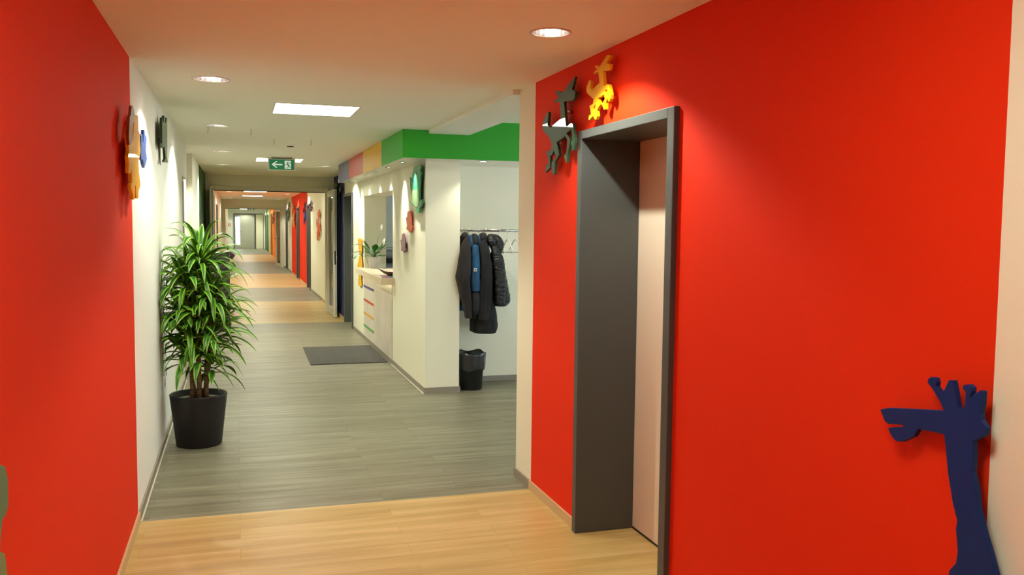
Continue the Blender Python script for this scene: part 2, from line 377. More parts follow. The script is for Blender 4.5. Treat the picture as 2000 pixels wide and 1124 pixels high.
# fire doors standing open
def fire_frame(n, y, x0, x1, z):
    b = MB(); b.box((x0-.01,y-.035,0),(x0+.055,y+.06,z)); b.box((x1-.055,y-.035,0),(x1+.01,y+.06,z)); b.box((x0+.055,y-.035,z-.07),(x1-.055,y+.06,z))
    o = struct(b.build('door_%d' % n, 'light_frame', bevel=.004))
    b = MB(); b.box((x0+.055,y+.0,z-.085),(x1-.055,y+.05,z-.0705)); b.build('door_seal', 'plastic_black', o)
    return o
def leaf(parent, hx, hy, ang, wd, z, sgn):
    """open leaf: local x runs along the leaf from the hinge, built straight into world space"""
    c, s_ = math.cos(ang), math.sin(ang); tk = .055
    def P(a, d, zz): return (hx + a*c - d*s_, hy + a*s_ + d*c, zz)
    def bx(mb, a0, a1, d0, d1, z0, z1, mi=0):
        vs = [P(a0,d0,z0),P(a1,d0,z0),P(a1,d1,z0),P(a0,d1,z0),P(a0,d0,z1),P(a1,d0,z1),P(a1,d1,z1),P(a0,d1,z1)]
        mb.add(vs, [(0,3,2,1),(4,5,6,7),(0,1,5,4),(1,2,6,5),(2,3,7,6),(3,0,4,7)], mi)
    f = MB(); st = .11
    for a0, a1, z0, z1 in ((0,st,.01,z), (wd-st,wd,.01,z), (st,wd-st,.01,.14), (st,wd-st,z-.11,z)): bx(f, a0, a1, 0, tk, z0, z1)
    o = f.build('door_leaf', 'light_frame', parent, fix=True)
    g = MB(); bx(g, st, wd-st, tk*.4, tk*.55, .14, z-.11); g.build('glass_pane', 'glass', o)
    e = MB(); bx(e, wd-.0005, wd+.003, tk*.62, tk*.78, .02, z-.01); bx(e, wd-.0005, wd+.004, tk*.3, tk*.62, .93, 1.17); e.build('edge_seal', 'plastic_black', o)
    h = MB()
    for d in (-.0, tk):
        q = -.05 if d == 0 else .05
        h.tube([P(wd-.06,d,1.05), P(wd-.06,d+q,1.05), P(wd-.18,d+q,1.05)], .010, 10)
    h.build('door_handle', 'chrome', o)
    return o
f1 = fire_frame(11, 16.6, -.43, 1.62, 2.295)
leaf(f1, 1.60, 16.56, -math.pi/2 - .0, 1.10, 2.235, 1)
leaf(f1, -.43, 16.56, -math.pi/2, .95, 2.235, -1)
f2 = fire_frame(12, 33.5, -.445, 1.64, 2.24)
leaf(f2, 1.60, 33.62, math.pi/2 + .14, 1.0, 2.18, 1)

# end door with a glazed slit, and the narrow panel beside it
LY = 58.47
b = MB()
def xz(y): return lambda a, c, d: (a, y+d, c)
b.prism(xz(LY), [(-.16,.0),(1.10,.0),(1.10,2.2),(-.16,2.2)], .0, .06, [[(-.08,.27),(.19,.27),(.19,2.03),(-.08,2.03)]])
d = struct(b.build('door_13', 'grey_door', fix=True))
b = MB(); b.box((-.2,LY-.02,0),(-.145,LY+.08,2.24)); b.box((1.075,LY-.02,0),(1.13,LY+.08,2.24)); b.box((-.145,LY-.02,2.18),(1.075,LY+.08,2.24)); b.build('door_frame', 'anthracite', d)
b = MB(); b.box((-.08,LY+.02,.27),(.19,LY+.03,2.03)); b.build('glass_pane', 'glass', d)
b = MB(); b.tube([(-.11,LY,1.1),(-.11,LY-.06,1.1),(.3,LY-.06,1.1)], .015, 8); b.build('door_handle', 'chrome', d)
b = MB(); b.box((1.12,LY+.01,.0),(1.63,LY+.06,2.24)); d = struct(b.build('door_14', 'cream_paint'))
b = MB(); b.box((1.14,LY-.01,0),(1.17,LY+.06,2.24)); b.box((1.605,LY-.01,0),(1.63,LY+.06,2.24)); b.box((1.17,LY-.01,2.2),(1.605,LY+.06,2.24)); b.build('door_frame', 'anthracite', d)

# ------------------------------------------------------------ lamps
DL = {0:'recessed round downlight in the orange-tinted ceiling before the dark steel doorway', 1:'nearest left round downlight, in the ceiling above the cream wall', 2:'second round downlight along the left wall, level with the green fascia',
      3:'third round downlight along the left wall', 4:'fourth and farthest round downlight along the left wall, before the fire door', 5:'round downlight at the right before the fire door, beside the lilac fascia panel'}
def downlight(i, x, y, r, label, grp, full=True, power=SPOT_W, z=H):
    t = thing('downlight', label, 'ceiling light', (x, y, z), grp)
    m = MB(); m.lathe([(r-.002,.004),(r-.002,-.004),(r+.012,-.004),(r+.012,.0)], 32, (x,y,z)); m.build('trim_ring', 'trim_white', t)
    if full:
        m = MB(); pr = [(r-.003,-.002),(r-.006,.03),(r-.02,.07),(r-.045,.10),(.012,.115),(.001,.115)]
        m.lathe(pr, 20, (x,y,z), smooth=False); m.build('reflector', 'reflector', t)
        m = MB(); m.tube([(x-.045,y+.012,z+.045),(x+.02,y+.012,z+.045)], .019, 12); m.tube([(x-.045,y-.022,z+.045),(x+.02,y-.022,z+.045)], .019, 12); m.build('bulb', 'bulb_emit', t)
    else:
        m = MB(); m.disc((x,y), r-.003, z-.003, 24, up=False); m.build('diffuser', 'lens_dim', t)
    spot('lamp_light', (x, y, z-.008), power, 128, .35, t, rad=.02)
    return t
GD = 'round downlights in the corridor ceiling'
for i, (x, y, r) in enumerate(DOWN): downlight(i, x, y, r, DL[i], GD)
GP = 'square light panels in the corridor ceiling'
def panel(x, y, label, full=True):
    t = thing('ceiling_light_panel', label, 'ceiling light', (x, y, H), GP)
    m = MB(); a = .31
    for q in (((x-a,y-a),(x+a,y-a+.014)), ((x-a,y+a-.014),(x+a,y+a)), ((x-a,y-a+.014),(x-a+.014,y+a-.014)), ((x+a-.014,y-a+.014),(x+a,y+a-.014))):
        m.box((q[0][0],q[0][1],H-.004),(q[1][0],q[1][1],H+(.03 if full else 0)))
    m.build('panel_frame', 'trim_white', t)
    a -= .014; m = MB(); m.box((x-a,y-a,H-.002),(x+a,y+a,H+(.01 if full else 0))); m.build('diffuser', 'lamp_emit', t)
for (x, y), l in zip(PAN, ('square ceiling light panel overhead near the viewpoint', 'large bright square ceiling light panel between the plant and the coat rack', 'square ceiling light panel partly hidden behind the exit sign')): panel(x, y, l)
for x, y, l in ((.5,18.3,'hidden square ceiling light panel added just beyond the fire door'), (.5,21.6,'second hidden square ceiling light panel added beyond the fire door'), (.5,41.5,'square ceiling light panel by the far orange wall'), (.5,50.0,'square ceiling light panel past the far exit sign'), (.5,56.2,'square ceiling light panel nearest the end door'), (.49,24.85,'upper of the two square light panels seen through the fire door'), (.49,29.1,'lower of the two square light panels seen through the fire door'),  # panels hidden by the fire door lintel are added to brighten the far corridor
                (.5,36.5,'square ceiling light panel just beyond the second fire door'), (.45,46.2,'square ceiling light panel right above the far exit sign'), (.5,53.5,'farthest square ceiling light panel, before the end door')): panel(x, y, l, False)
FL = [(1.42,22.5,'small downlight above the dark doorway just before the far red wall'), (1.42,26.5,'small downlight above the doorway in the far red wall'), (1.42,32.4,'small downlight above the doorway after the far red wall'),
      (1.42,46.8,'small downlight by the far orange wall'), (1.42,52.7,'small downlight between the far orange wall and the green wall'), (1.42,56.8,'small downlight by the last right doorway'), (-.2,25.5,'small downlight on the left in the middle corridor'), (.5,57.9,'small downlight right above the end door'), (-.2,31.5,'small downlight on the left before the second fire door'), (-.2,20.6,'small downlight on the left just beyond the first fire door')]
for x, y, l in FL: downlight(0, x, y, .08, l, 'small downlights in the far corridor', False, 85)
GS = 'small spotlights under the coloured soffit'
sl = ['under the right end of the green soffit panel', 'under the start of the yellow soffit panel', 'under the end of the yellow soffit panel', 'under the red soffit panel', 'under the lilac soffit panel', 'at the far end of the soffit, above the dark doorway']
for (y, l) in zip((8.55,9.37,10.25,11.06,11.99,12.75), sl):
    x, z = 1.552, 2.2475
    t = thing('soffit_spotlight', 'small recessed spotlight ' + l, 'spotlight', (x, y, z), GS)
    m = MB(); m.lathe([(.026,-.001),(.028,-.005),(.038,-.005),(.04,0)], 24, (x,y,z)); m.build('trim_ring', 'chrome', t)
    m = MB(); m.disc((x,y), .026, z-.002, 24, up=False); m.build('lens', 'lamp_emit', t)
    spot('lamp_light', (x, y, z-.006), SOFFIT_W, 66, 1, t, rad=.012, col=(1, .97, .85), aim=(.42, 0, -1))
x, y, z = 2.243, 8.08, 2.2475
t = thing('soffit_spotlight', 'single recessed spotlight under the green fascia above the coats', 'spotlight', (x, y, z))
m = MB(); m.lathe([(.04,-.001),(.042,-.006),(.056,-.006),(.058,0)], 24, (x,y,z)); m.build('trim_ring', 'chrome', t)
m = MB(); m.disc((x,y), .04, z-.002, 24, up=False); m.build('lens', 'lamp_emit', t)
spot('lamp_light', (x, y, z-.008), 20, 120, .6, t, rad=.02, col=(1,.95,.82))

# smoke detector, threads hanging from the ceiling, exit signs
x, y = .57, 9.98
t = thing('smoke_detector', 'round white smoke detector on the ceiling behind the big light panel', 'smoke detector', (x, y, H))
m = MB(); m.lathe([(0,0),(.052,0),(.052,-.014),(.044,-.018)], 28, (x,y,H)); m.build('base', 'plastic_white', t)
m = MB(); m.lathe([(.036,-.016),(.036,-.03)], 24, (x,y,H)); m.build('vent_slots', 'plastic_black', t)
m = MB(); m.lathe([(.044,-.029),(.042,-.036),(.028,-.046),(0,-.048)], 24, (x,y,H)); m.build('cover', 'plastic_white', t)
for x, y, l in ((-.24,8.44,'short grey thread hanging by the second left downlight'), (.133,8.5,'short grey thread hanging left of the exit sign, nearest the viewer'), (.373,9.386,'short grey thread hanging left of the smoke detector'), (.739,9.342,'short grey thread hanging right of the smoke detector')):
    m = MB(); m.tube([(x,y,H),(x+.003,y,H-.03),(x-.004,y,H-.055)], .0022, 6); tag(m.build('ceiling_thread', 'skirting_grey'), l, 'thread', 'threads hanging from the ceiling')

mat('sign_green', '0d6b45', .35, emit=(.01,.16,.08), es=.35)
mat('sign_white', 'd9e6d8', .35, emit=(.8,1,.85), es=.35)
def exit_sign(cx, y, w_, label, arrow=True):
    x0, x1 = cx-w_/2, cx+w_/2; s = w_/.346; zt, zb = 2.5, 2.5-.182*s
    t = thing('exit_sign', label, 'exit sign', (cx, y, 2.5))
    m = MB(); m.box((x0+.04*s,y,zt-.03*s),(x1-.04*s,y+.05,zt)); m.box((x0,y,zb),(x1,y+.045,zt-.012*s)); m.build('housing', 'trim_white', t, bevel=.003)
    gx0, gx1, gz0, gz1 = x0+.018*s, x1-.02*s, zb+.014*s, zb+.143*s
    m = MB(); m.box((gx0,y-.004,gz0),(gx1,y-.0005,gz1)); g = m.build('sign_face', 'sign_green', t)
    to = lambda a, c, d: (gx0 + a*(gx1-gx0), y-.004-d, gz0 + c*(gz1-gz0))
    if arrow:
        m = MB(); m.prism(to, [(.09,.50),(.27,.82),(.33,.82),(.22,.57),(.53,.57),(.53,.43),(.22,.43),(.33,.17),(.27,.17)], .0, .002); m.build('arrow', 'sign_white', g)
    rects = [(.62,.88)] if arrow else [(.2,.42), (.58,.8)]
    for a0, a1 in rects:
        m = MB(); m.prism(to, [(a0,.08),(a1,.08),(a1,.9),(a0,.9)], 0, .002); dr = m.build('doorway_symbol', 'sign_white', g)
        W = a1-a0
        def R(a, c): return (a0 + a*W, .08 + c*.82)
        m = MB()
        for pl in ([(.28,.78),(.36,.86),(.46,.84),(.48,.75),(.40,.69),(.31,.70)],
                   [(.36,.70),(.52,.66),(.78,.36),(.66,.30),(.50,.40)],
                   [(.50,.64),(.66,.72),(.98,.64),(.98,.70),(.66,.80),(.42,.70)],
                   [(.38,.68),(.30,.54),(.02,.50),(.02,.44),(.34,.47),(.48,.62)],
                   [(.62,.36),(.74,.38),(.76,.30),(.99,.26),(.99,.19),(.66,.22)],
                   [(.60,.36),(.54,.30),(.22,.02),(.32,.02),(.66,.30)]):
            m.prism(to, [R(a, c) for a, c in pl], .002, .004)
        m.build('running_figure', 'sign_green', dr)
exit_sign(.563, 11.77, .346, 'green exit sign with white left arrow and running figure, hanging from the ceiling')
exit_sign(.713, 48.03, .38, 'small distant green exit sign above the end door', False)
m = MB(); m.box((-.53,58.44,1.44),(-.37,58.5,1.6)); o = tag(m.build('alarm_button', 'fascia_red', bevel=.01), 'red square fire alarm box on the wall left of the end door', 'fire alarm')
m = MB(); m.box((-.49,58.435,1.48),(-.41,58.441,1.56)); m.build('glass_window', 'plastic_white', o)

# ------------------------------------------------------------ wall figures: glossy cut-outs on short spacers
PRANCER= [(4.29,2.413),(4.336,2.352),(4.281,2.336),(4.289,2.301),(4.316,2.292),(4.446,2.304),(4.432,2.239),(4.412,2.176),(4.398,2.167),(4.366,2.176),(4.331,2.18),(4.311,2.171),(4.295,2.124),(4.28,2.086),(4.279,2.073),(4.298,2.032),(4.309,2.032),(4.338,2.076),(4.319,2.092),(4.33,2.148),(4.402,2.132),(4.37,2.111),(4.349,2.097),(4.354,2.07),(4.38,2.022),(4.392,1.977),(4.407,1.978),(4.437,2.013),(4.398,2.033),(4.39,2.097),(4.427,2.121),(4.448,2.113),(4.551,2.097),(4.53,2.069),(4.507,2.026),(4.528,2.015),(4.573,1.992),(4.581,1.924),(4.6,1.922),(4.633,1.948),(4.626,1.998),(4.562,2.02),(4.599,2.057),(4.624,2.034),(4.652,2.029),(4.651,1.965),(4.727,1.941),(4.737,1.948),(4.716,1.966),(4.73,1.984),(4.709,1.988),(4.677,1.982),(4.698,2.035),(4.721,2.053),(4.715,2.063),(4.649,2.062),(4.634,2.078),(4.638,2.107),(4.7,2.148),(4.773,2.179),(4.789,2.199),(4.79,2.224),(4.752,2.255),(4.708,2.282),(4.689,2.276),(4.702,2.207),(4.654,2.188),(4.608,2.199),(4.492,2.22),(4.503,2.268),(4.515,2.313),(4.545,2.317),(4.605,2.32),(4.59,2.328),(4.546,2.338),(4.526,2.342),(4.572,2.362),(4.577,2.375),(4.555,2.378),(4.525,2.372),(4.487,2.36),(4.451,2.358),(4.382,2.388)]
FAWN= [(3.87,2.447),(3.854,2.444),(3.845,2.437),(3.888,2.411),(3.841,2.4),(3.848,2.379),(3.862,2.373),(3.927,2.38),(3.919,2.345),(3.91,2.309),(3.875,2.311),(3.855,2.307),(3.838,2.282),(3.829,2.255),(3.832,2.237),(3.844,2.226),(3.854,2.229),(3.873,2.252),(3.865,2.267),(3.874,2.289),(3.905,2.285),(3.873,2.268),(3.872,2.249),(3.887,2.225),(3.89,2.196),(3.906,2.196),(3.928,2.22),(3.924,2.228),(3.897,2.245),(3.905,2.263),(3.918,2.268),(3.951,2.262),(3.988,2.261),(3.949,2.226),(3.978,2.214),(3.994,2.202),(3.989,2.175),(4.001,2.159),(4.016,2.162),(4.04,2.181),(4.088,2.167),(4.098,2.171),(4.093,2.191),(4.067,2.191),(4.077,2.219),(4.092,2.236),(4.043,2.242),(4.04,2.264),(4.08,2.283),(4.12,2.302),(4.134,2.318),(4.126,2.34),(4.096,2.364),(4.074,2.356),(4.081,2.324),(4.059,2.307),(4.016,2.321),(3.966,2.331),(3.974,2.36),(3.985,2.388),(4.002,2.388),(4.036,2.385),(4.041,2.389),(4.02,2.399),(3.994,2.401),(4.029,2.417),(4.021,2.424),(3.995,2.418),(3.966,2.41),(3.929,2.427),(3.882,2.448)]
FAWN_HOLE= [(4.042,2.219),(4.014,2.236),(4.01,2.221),(4.035,2.21)]
GIRAFFE_A= [(1.96,1.144),(1.929,1.155),(1.834,1.171),(1.756,1.184),(1.736,1.188),(1.748,1.207),(1.777,1.236),(1.793,1.248),(1.791,1.259),(1.78,1.265),(1.768,1.264),(1.763,1.254),(1.765,1.243),(1.744,1.225),(1.737,1.239),(1.723,1.267),(1.711,1.268),(1.7,1.233),(1.692,1.204),(1.678,1.195),(1.671,1.215),(1.67,1.246),(1.68,1.254),(1.679,1.261),(1.663,1.267),(1.651,1.261),(1.651,1.252),(1.656,1.235),(1.645,1.246),(1.626,1.259),(1.62,1.256),(1.62,1.23),(1.624,1.204),(1.621,1.188),(1.605,1.173),(1.606,1.156),(1.621,1.144),(1.641,1.132),(1.638,1.09),(1.639,1.057),(1.625,1.018),(1.617,0.974),(1.597,0.924),(1.571,0.868),(1.557,0.834)]
GIRAFFE_B= [(1.696,0.78),(1.694,0.794),(1.675,0.819),(1.671,0.85),(1.68,0.905),(1.677,0.925),(1.693,0.964),(1.712,1.032),(1.725,1.102),(1.73,1.125),(1.737,1.128),(1.818,1.122),(1.833,1.098),(1.87,1.076),(1.895,1.071),(1.914,1.082),(1.927,1.1),(1.901,1.109),(1.872,1.114),(1.871,1.121),(1.926,1.111),(1.941,1.116)]
BIRD_A= [(8.613,2.217),(8.387,2.216),(8.278,2.205),(8.265,2.187),(8.321,2.16),(8.264,2.114),(8.319,2.095),(8.339,1.974),(8.346,1.869),(8.23,1.879),(8.2,1.861),(8.258,1.819),(8.336,1.803),(8.357,1.755),(8.491,1.753),(8.537,1.771),(8.505,1.797),(8.63,1.826),(8.748,1.842),(8.821,1.867),(8.749,1.915),(8.783,1.967),(8.814,2.046),(8.839,2.121),(8.776,2.113),(8.718,2.06),(8.696,2.145)]
BIRD_B= [(9.043,1.773),(8.883,1.782),(8.868,1.733),(8.843,1.715),(8.842,1.631),(8.769,1.622),(8.817,1.585),(8.88,1.557),(8.965,1.561),(8.99,1.574),(9.108,1.593),(9.067,1.631),(9.135,1.717),(9.068,1.705)]
BIRD_C= [(9.356,1.532),(9.249,1.55),(9.206,1.524),(9.169,1.486),(9.168,1.39),(9.141,1.372),(9.257,1.339),(9.311,1.352),(9.409,1.354),(9.399,1.404),(9.438,1.472),(9.383,1.465)]
SLIM= [(12.912,1.434),(12.569,1.431),(12.535,1.409),(12.636,1.389),(12.604,1.28),(12.672,1.186),(12.572,1.08),(12.572,1.03),(12.709,0.89),(12.643,0.756),(12.815,0.73),(12.829,0.743),(12.955,0.734),(12.991,0.751),(12.918,0.878),(13.059,1.007),(13.059,1.04),(12.915,1.121),(12.844,1.189),(12.914,1.252),(12.983,1.363),(13.019,1.4)]
LEFT_A= [(4.911,2.184),(4.98,2.187),(4.989,2.112),(5.049,2.108),(5.058,2.054),(5.066,2.014),(5.026,1.981),(4.96,1.946),(4.973,1.893),(5.048,1.836),(4.981,1.809),(4.932,1.794),(4.917,1.757),(4.814,1.757),(4.816,1.822),(4.772,1.815),(4.748,1.749),(4.684,1.746),(4.681,1.774),(4.592,1.794),(4.595,1.817),(4.637,1.828),(4.629,1.897),(4.576,1.867),(4.5,1.867),(4.522,1.909),(4.501,1.943),(4.544,1.973),(4.514,2.02),(4.466,2.025),(4.463,2.046),(4.546,2.099),(4.593,2.1),(4.578,2.057),(4.65,2.018),(4.739,2.064),(4.791,2.116),(4.821,2.167)]
LEFT_B= [(4.591,2.192),(4.633,2.194),(4.69,2.162),(4.683,2.124),(4.617,2.108),(4.584,2.032),(4.519,2.003),(4.439,1.992),(4.426,2.026),(4.454,2.082),(4.482,2.129),(4.522,2.138),(4.562,2.183)]
LEFT_C= [(5.274,2.146),(5.327,2.148),(5.338,2.126),(5.418,2.117),(5.4,2.083),(5.359,2.037),(5.423,1.998),(5.363,1.968),(5.277,1.936),(5.218,1.953),(5.182,1.976),(5.091,1.968),(5.077,1.995),(5.106,2.047),(5.115,2.099),(5.182,2.113),(5.2,2.076),(5.24,2.074)]
LEFT_D= [(6.735,2.392),(6.822,2.397),(6.811,2.348),(6.902,2.358),(6.956,2.402),(7.032,2.412),(6.983,2.192),(6.941,2.125),(7.024,2.082),(6.957,2.074),(6.84,2.077),(6.689,2.06),(6.692,2.074),(6.8,2.095),(6.73,2.171),(6.6,2.153),(6.525,2.18),(6.563,2.36),(6.615,2.337),(6.681,2.337)]
def art_mat(n, c, r=.08):
    m = mat('art_'+n, c, .5, spec=.15, coat={'blue':.12,'mid_blue':.2,'yellow':.32,'mustard':.25,'orange':.25}.get(n, .5)); return 'art_'+n
for n, c in dict(dark_green='2b4a33', yellow='f0b40c', blue='0c2c68', teal='2f7a55', pale_green='6f8c62', orange='d0532a', purple='6a2a55', mustard='d9a514', red_brown='8a2f1c', mid_blue='2c4f9c', olive='4c6b3a', black_green='1c3524').items(): art_mat(n, c)
def figure(name, outline, wall, col, label, cat, holes=(), off=.033, th=.016, spots=None, group=None, parent=None):
    s = 1 if wall == 'r' else -1; xw = XR if s > 0 else XL
    to = lambda a, c, d: (xw - s*(off + th - d), a, c)
    m = MB(); m.prism(to, outline, 0, th, holes)
    o = m.build(name, 'art_'+col, parent, fix=True, bevel=.0015 if parent is None else 0)
    if parent is None:
        tag(o, label, cat, group)
        if spots is None:
            ys = [p[0] for p in outline]; zs = [p[1] for p in outline]; spots = [(sum(ys)/len(ys), sum(zs)/len(zs))]
        for a, c in spots:
            q = MB(); q.tube([(xw, a, c), (xw - s*off, a, c)], .009, 12); q.build('wall_spacer', 'chrome', o)
    return o
def fit(P, y0, y1, z0, z1, flip=False):
    ys = [p[0] for p in P]; zs = [p[1] for p in P]; a, b, c, d = min(ys), max(ys), min(zs), max(zs)
    return [((y0 + (p[0]-a)/(b-a)*(y1-y0)) if not flip else (y1 - (p[0]-a)/(b-a)*(y1-y0)), z0 + (p[1]-c)/(d-c)*(z1-z0)) for p in P]
figure('prancing_animal_cutout', PRANCER, 'r', 'dark_green', 'large dark green prancing animal cutout on the red wall left of the dark doorway', 'wall decoration', spots=[(4.44,2.25),(4.6,2.13)])
figure('prancing_animal_cutout', FAWN, 'r', 'yellow', 'small yellow prancing animal cutout on the red wall above the dark doorway', 'wall decoration', [FAWN_HOLE], spots=[(3.95,2.30),(4.03,2.27)])
GB = [(1.53,.75),(1.50,.66),(1.40,.60),(1.25,.58),(1.18,.50),(1.17,.25),(1.23,.25),(1.28,.45),(1.5,.45),(1.55,.22),(1.61,.22),(1.62,.42),(1.68,.55),(1.70,.68)]
figure('giraffe_cutout', GIRAFFE_A + GB + GIRAFFE_B, 'r', 'blue', 'dark blue giraffe cutout with long snout at the right edge of the red wall', 'wall decoration', spots=[(1.68,1.14),(1.66,.95)])
o = figure('bird_cutout', BIRD_A, 'r', 'teal', 'largest bird cutout, green, high on the reception wall under the green soffit', 'wall decoration', spots=[(8.5,2.0),(8.5,1.9)])
low = [p for p in BIRD_A if p[1] < 1.99]
figure('lower_reflection', [(8.36,1.98),(8.36,1.87),(8.38,1.82),(8.50,1.81),(8.62,1.845),(8.73,1.86),(8.79,1.875),(8.73,1.915),(8.76,1.98)], 'r', 'pale_green', '', '', off=.0495, th=.003, parent=o)  # reflection on the bird's lower half, painted as a paler overlay
m = MB(); m.tube([(XR-.0495,8.50,2.14),(XR-.0525,8.50,2.14)], .012, 12); m.build('eye', 'plastic_black', o)
figure('bird_cutout', BIRD_B, 'r', 'orange', 'middle bird cutout, orange, on the reception wall between the green and the purple one', 'wall decoration', off=0.022, th=0.012)
figure('bird_cutout', BIRD_C, 'r', 'purple', 'smallest bird cutout, purple, on the reception wall beside the counter opening', 'wall decoration', off=0.022, th=0.012)
figure('slim_animal_cutout', SLIM, 'r', 'mustard', 'tall slim yellow animal cutout on the wall between the counter and the dark doorway', 'wall decoration', off=0.018, th=0.01, spots=[(12.75,1.3),(12.8,1.0)])
figure('prancing_animal_cutout', fit(PRANCER, 15.1, 16.2, 1.98, 2.40, True), 'r', 'black_green', 'dark green animal cutout on the dark blue wall before the fire door', 'wall decoration')
figure('prancing_animal_cutout', fit(FAWN, 19.05, 19.85, 1.27, 1.95), 'r', 'orange', 'orange animal cutout on the cream wall seen beside the open fire door', 'wall decoration')
figure('prancing_animal_cutout', fit(PRANCER, 21.1, 21.9, 1.90, 2.18), 'r', 'purple', 'small purple animal cutout at the top of the first doorway beyond the fire door', 'wall decoration')
figure('prancing_animal_cutout', fit(PRANCER, 23.2, 23.9, 1.6, 2.2), 'r', 'blue', 'dark blue animal cutout at the near end of the far red wall', 'wall decoration')
figure('prancing_animal_cutout', fit(FAWN, 27.5, 28.9, 1.5, 2.3, True), 'r', 'mustard', 'yellow animal cutout on the far red wall', 'wall decoration')
figure('prancing_animal_cutout', fit(PRANCER, 30.2, 31.4, 1.7, 2.36), 'r', 'olive', 'olive green animal cutout on the cream wall just past the far red wall', 'wall decoration')
figure('prancing_animal_cutout', fit(FAWN, 43, 45.4, 1.6, 2.2), 'r', 'red_brown', 'dark animal cutout on the far orange wall', 'wall decoration')
a = figure('animal_cutout', LEFT_A, 'l', 'yellow', 'large yellow animal cutout high on the left wall where the red paint ends', 'wall decoration', off=.03, spots=[(4.75,2.0),(4.8,1.9)])
figure('front_piece', LEFT_B, 'l', 'red_brown', '', '', off=.0465, th=.012, parent=a)['label'] = 'red-brown piece over the yellow cutout'  # red-brown piece set over the near part of the yellow cutout
figure('animal_cutout', LEFT_C, 'l', 'mid_blue', 'blue animal cutout on the cream left wall beside the yellow one', 'wall decoration', off=.03)
figure('animal_cutout', LEFT_D, 'l', 'black_green', 'dark green and blue animal cutout near the ceiling of the left wall', 'wall decoration', off=.03)
figure('animal_cutout', [(1.75,1.08),(1.9,1.13),(2.05,1.115),(2.10,1.112),(2.15,1.092),(2.169,1.061),(2.165,1.0),(2.137,.985),(2.112,.985),(2.092,.95),(2.086,.923),(2.124,.905),(2.14,.85),(2.13,.7),(2.08,.7),(2.04,.85),(1.9,.9),(1.85,.7),(1.78,.7)],
       'l', 'olive', 'olive green animal cutout at the left edge of the picture on the red wall', 'wall decoration', off=.02)

# ------------------------------------------------------------ reception counter and what stands on it
t = thing('reception_counter', 'pale wood reception counter with four coloured stripes, set in the wall opening', 'counter', (1.72,11.3,0)); RC = t
m = MB(); m.box((1.716,10.135,.058),(1.759,12.495,.94)); fp = m.build('front_panel', 'birch_grey', t)
for z, c, n in ((.765,'4b3a86','purple'), (.572,'cc4a30','red'), (.385,'e0a63c','yellow'), (.208,'4f9a4c','green')):
    mat('stripe_'+n, c, .4); m = MB(); m.box((1.7135,11.53,z-.017),(1.7158,12.495,z+.017)); m.build('stripe', 'stripe_'+n, fp)['label'] = n + ' stripe'
SL = [(1.615,12.58),(1.592,11.4),(1.567,10.3),(1.575,10.0),(1.726,10.0),(1.726,10.132),(2.33,10.132),(2.33,12.498),(1.726,12.498),(1.726,12.58)]
m = MB(); m.prism(lambda a, c, d: (a, c, d), SL, .942, 1.02)
t = m.build('worktop', 'birch', RC, fix=True, bevel=.002)
m = MB(); m.box((1.655,10.1,.935),(1.69,12.5,.942)); mat('led', 'ffffff', emit=(1,.95,.6), es=5); m.build('light_strip', 'led', t)

mat('ceramic', 'd9d4d0', .45)
mat('lily_green', '3c6a2c', .35, spec=.5)
mat('petal', 'f2f0e2', .5)
mat('soil', '2a1d14', .9)
def blade(m, p0, az, el, L, W, droop, mi=(0, 1), n=9, tip=1.0, zmin=None, xmin=None, ymax=None, twist=0, shape='strap', fold=.25):
    """arching leaf: five columns of vertices, outer strips mi[0], centre strips mi[1]"""
    d = Vector((math.cos(az)*math.cos(el), math.sin(az)*math.cos(el), math.sin(el))); p = Vector(p0)
    side = Vector((-math.sin(az), math.cos(az), 0)); vs = []; st = L/n
    for i in range(n+1):
        t_ = i/n
        if shape == 'strap': w_ = W*min(1, .45 + 2.2*t_)*(1 - max(0, (t_-.45)/.55)**2.0)
        else: w_ = W*(.10 if t_ < .42 else max(.04, math.sin(math.pi*min(1, (t_-.42)/.58))**.75))
        up = side.cross(d).normalized(); sd = (side*math.cos(twist*t_) + up*math.sin(twist*t_))
        for q in (-1, -.52, 0, .52, 1):
            v = p + sd*(q*w_*.5) + up*(abs(q)*w_*fold)
            if xmin is not None and v.x < xmin: v.x = xmin + random.uniform(0, .006)
            if ymax is not None and v.y > ymax: v.y = ymax
            if zmin is not None and v.z < zmin: v.z = zmin
            vs.append(v)
        p = p + d*st
        d = (d + Vector((0, 0, -droop*st*(0.5 + 1.6*t_)))).normalized()
    fs = []; mis = []
    o = len(m.v); m.v += [tuple(v) for v in vs]
    for i in range(n):
        for k in range(4):
            a = o + i*5 + k; m.f.append([a, a+1, a+6, a+5]); m.mi.append(mi[0] if k in (0, 3) else mi[1]); m.sm.append(True)
lx, ly = 1.84, 12.36
t = thing('potted_peace_lily', 'white potted peace lily with dark green leaves at the far end of the counter', 'plant', (lx, ly, 1.02))
m = MB(); m.lathe([(0,0),(.062,0),(.068,.01),(.098,.150),(.101,.158),(.096,.158),(.090,.145),(.0,.140)], 32, (lx,ly,1.02)); pt = m.build('pot', 'ceramic', t)
m = MB(); m.disc((lx,ly), .088, 1.163, 24); m.build('soil', 'soil', pt)
m = MB()
